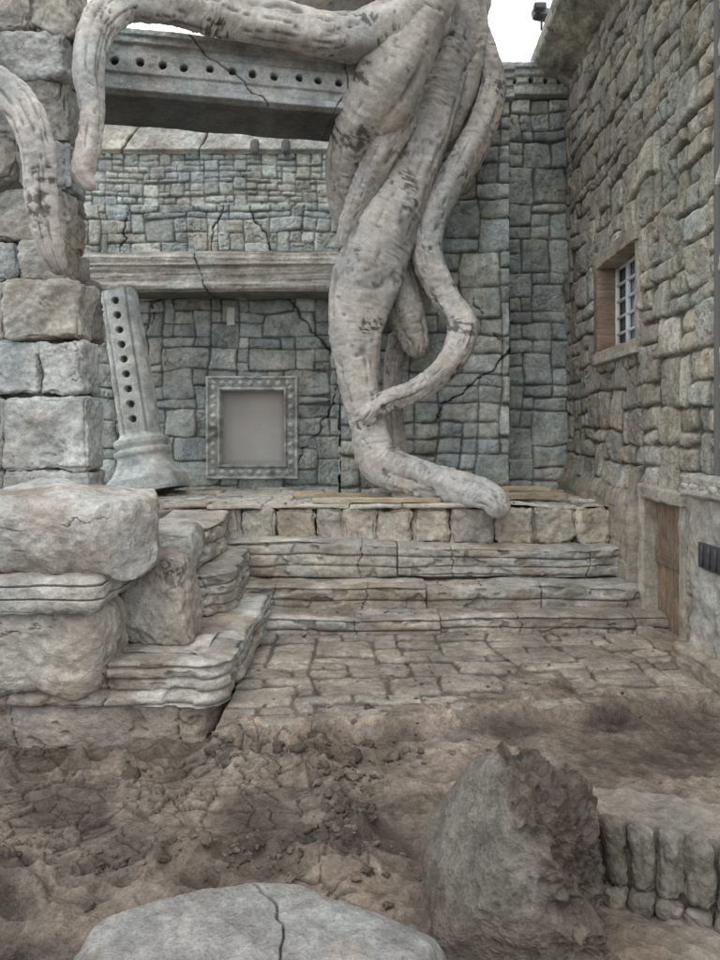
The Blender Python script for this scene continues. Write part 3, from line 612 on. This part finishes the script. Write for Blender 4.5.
# ------------------------------------------------------------ ground
def axis(lo,hi,st,far):
    c=np.arange(lo,hi,st);g=[];d=st;x=hi
    while x<far: g.append(x);d*=1.35;x+=d
    g2=[];d=st;x=lo-st
    while x>-far: g2.append(x);d*=1.35;x-=d
    return np.array(g2[::-1]+list(c)+g)
xs=axis(-3.9,4.0,.0118,400);ys=axis(3.3,9.8,.0118,400)
U,V=np.meshgrid(xs,ys,indexing='ij')
ca_,sa_=math.cos(.06),math.sin(.06)
k,d,rr,x,y=masonry(U*ca_+V*sa_,V*ca_-U*sa_,.31,.25,71,warp=.09,r=.04,shapes=[(2,1),(1,1),(2,2),(1,1),(2,1)],gap=.008,skew=.16)
pave=-.035+.035*(1-np.exp(-np.maximum(d,0)/.015))+.035*(rr[...,0]-.5)+(x*(rr[...,1]-.5)+y*(rr[...,2]-.5))*.1+.014*fbm(U*7,V*7,0,4,2)
pcl=np.array([.29,.255,.21])*(.82+.3*rr[...,3])[...,None]*(1+.2*fbm(U*5,V*5,0,3,4))[...,None]*(.42+.58*ss(d,-.005,.02))[...,None]
edge=6.6+.15*(U+1)+.16*fbm(U*1.2,V*.5,0,3,9)
inp=ss(V,edge-.1,edge+.05)*ss(U,-1.35,-1.25)
m1=fbm(U*1.1,V*1.1,0,4,20);m2=fbm(U*4,V*4,0,4,21);m3=fbm(U*18,V*18,0,3,22)
left=ss(-U,-.3,1.0)
ckz=ss(fbm(U*1.0,V*1.2,0,3,30)*.8+1.1*np.exp(-((U+1.0)**2+((V-5.75)*1.2)**2)/.9),.15,.45)*ss(-U,-.4,.1)
clod=np.clip(fbm(U*3.0,V*3.6,0,5,24)-.05,0,1)
zone=ss(fbm(U*.9+3,V*.9,0,3,26),-.2,.3)*(.25+.75*left)*(1-.9*ckz)
wx,wy=U+.12*m2,V+.12*m1
f1d,_,_=voro(wx*2.0,wy*2.9,41)
foot=(1-ss(f1d,.10,.30))-.5*np.exp(-((f1d-.36)/.07)**2)
mud=-.13+.06*m1+.03*m2*(1-.6*ckz)+.010*m3*(1-.4*ckz)+.15*clod*zone-.055*foot*(.35+.65*left)*(1-ckz)
mud=mud-.17*ss(-U,1.0,1.7)*ss(V,5.7,6.6)-.05*ss(V,5.6,6.3)*ss(-U,.3,1.0)
ridge=np.exp(-((U+.05+.3*fbm(V*1.3,0*V,0,3,7)+(V-5.5)*.15)/.15)**2)*ss(V,4.3,4.8)*(1-ss(V,6.3,6.8));mud=mud+.08*ridge*(1+1.6*m2)
ridge2=np.exp(-((V-4.9-.35*fbm(U*1.1,0*U,0,3,17)-.1*U)/.12)**2)*left*(U>-4);mud=mud+.06*ridge2*(1+1.8*m2)
ridge3=np.exp(-((V-6.25-.25*fbm(U*1.4,0*U,0,3,19)+.1*U)/.14)**2)*left;mud=mud+.09*ridge3*(1+1.8*m2)*(1-.5*ckz)
wx,wy=U+.07*m2,V+.07*m1
f1,f2,ci=voro(wx*4.5,wy*5.0,3);f1b,f2b,cib=voro(wx*11,wy*12,13)
ckl=np.maximum((1-ss(f2-f1,.010,.065)),.7*(1-ss(f2b-f1b,.015,.09))*(ci>-.1))*ckz
mud=mud-.032*ckl+.024*ckz*ci*(1-ckl)+.008*ckz*cib*(ci>-.1)
dirt=-.050+.05*fbm(U*1.0+9,V*1.0,0,4,50)+.035*fbm(U*4,V*4,0,4,51)+.012*m3-.015*ss(V,7.4,9.2)+.06*(1-ss(V,edge,edge+.9))-.025*foot
mudz=mud*(1-inp)+dirt*inp;pv=pave*inp+(-.6)*(1-inp)
t=ss(pv-mudz,-.012,.012);Z=np.maximum(mudz,pv)
Z=np.where((V>10)|(np.abs(U)>5),-.12,Z)
mc=np.array([.128,.102,.079])*(1+.22*m1+.28*m2+.22*m3)[...,None]
wet=ss(fbm(U*1.3,V*1.6,0,5,40),-.05,.35)[...,None];mc=mc*(1-.42*wet*(1-inp[...,None]*.7));mc=mc*(1-.3*clod*zone)[...,None]*(1-.7*ckl)[...,None]*(1-.3*ridge)[...,None]*(1-.3*ridge2)[...,None]*(1-.2*ridge3)[...,None]*(1-.2*np.clip(foot,0,1)*(1-ckz))[...,None]
dry=ss(fbm(U*1.2,V*1.2,5,4,44)+ckz*.7,.05,.5)[...,None];mc=mc*(1+.50*dry*np.array([.96,1.,1.06]))
mc=mc*(1+.32*inp)[...,None]
Cc=mc*(1-t[...,None])+pcl*t[...,None]
mb=MB();mb.add(np.stack([U,V,Z],-1),gridf(len(xs),len(ys)),Cc.reshape(-1,3));mb.build('ground',M_mud)
mb=MB();rs=np.random.RandomState(8)
def gz(x,y):
    i=np.clip(np.searchsorted(xs,x),0,len(xs)-1);j=np.clip(np.searchsorted(ys,y),0,len(ys)-1);return Z[i,j]
def clods(n,cx,cy,sx,sy,s0,s1,zf=None):
    for i in range(n):
        x=rs.normal(cx,sx);y=rs.normal(cy,sy)
        if zf is None and (y>6.9 and x<-1.1 or y<3.0 or x<-4 or y>9.4): continue
        s=s0+(s1-s0)*rs.rand()**3;c=np.array([.125,.10,.078])*rs.uniform(.6,1.35)
        rblock(mb,(x,y,(gz(x,y) if zf is None else zf)+s*.05),(s*rs.uniform(.8,1.6),s*rs.uniform(.8,1.4),s*rs.uniform(.4,.75)),r=s*.2,n=7,warp=s*.25,rough=s*.14,col=c,seed=int(rs.randint(999)),ang=(rs.uniform(-.4,.4),rs.uniform(-.4,.4),rs.uniform(0,3)),fs=3/s*.6,planes=3)
clods(70,-.9,6.3,.8,.12,.025,.15);clods(130,-.1,5.6,.13,.5,.02,.10);clods(70,-.5,4.75,.35,.12,.02,.08);clods(70,-2.,4.9,.8,.2,.02,.08);clods(90,1.2,5.6,1.2,.8,.010,.04);clods(160,1.2,7.4,1.3,.8,.010,.035)
clods(40,0,11.3,1.6,.15,.01,.035,1.51);clods(30,1.0,10.3,1.4,.1,.01,.04,.5);clods(50,1.0,9.85,1.4,.1,.01,.04,.2)
mb.build('mud_clods',M_mud)

# ------------------------------------------------------------ light, sky, camera
w=bpy.data.worlds.new('World');bpy.context.scene.world=w;w.use_nodes=True;N=w.node_tree.nodes;L=w.node_tree.links
bg=N['Background'];sky=N.new('ShaderNodeTexSky');sky.sky_type='NISHITA';sky.sun_disc=False;sky.sun_elevation=math.radians(58);sky.sun_rotation=math.radians(200)
mx=N.new('ShaderNodeMix');mx.data_type='RGBA';mx.inputs[0].default_value=.88;L.new(sky.outputs[0],mx.inputs[6]);mx.inputs[7].default_value=(19.2,20.0,20.8,1)
L.new(mx.outputs[2],bg.inputs[0]);bg.inputs[1].default_value=.1
sd=bpy.data.lights.new('sun','SUN');sd.energy=.8;sd.angle=math.radians(25);sd.color=(1,.98,.95);so=bpy.data.objects.new('sun',sd);bpy.context.scene.collection.objects.link(so)
az=math.radians(200);el=math.radians(58);dirv=Vector((math.sin(az)*math.cos(el),math.cos(az)*math.cos(el),math.sin(el)));so.rotation_euler=dirv.to_track_quat('Z','Y').to_euler()
cd=bpy.data.cameras.new('camera');co=bpy.data.objects.new('camera',cd);bpy.context.scene.collection.objects.link(co)
cd.sensor_fit='VERTICAL';cd.sensor_height=24;cd.lens=24*F/960;cd.shift_y=-50/960;cd.clip_end=1500;co.location=(0,0,ZC);co.rotation_euler=(math.radians(90),0,0)
sc=bpy.context.scene;sc.camera=co;sc.view_settings.view_transform='Standard';sc.view_settings.look='None';sc.view_settings.exposure=0
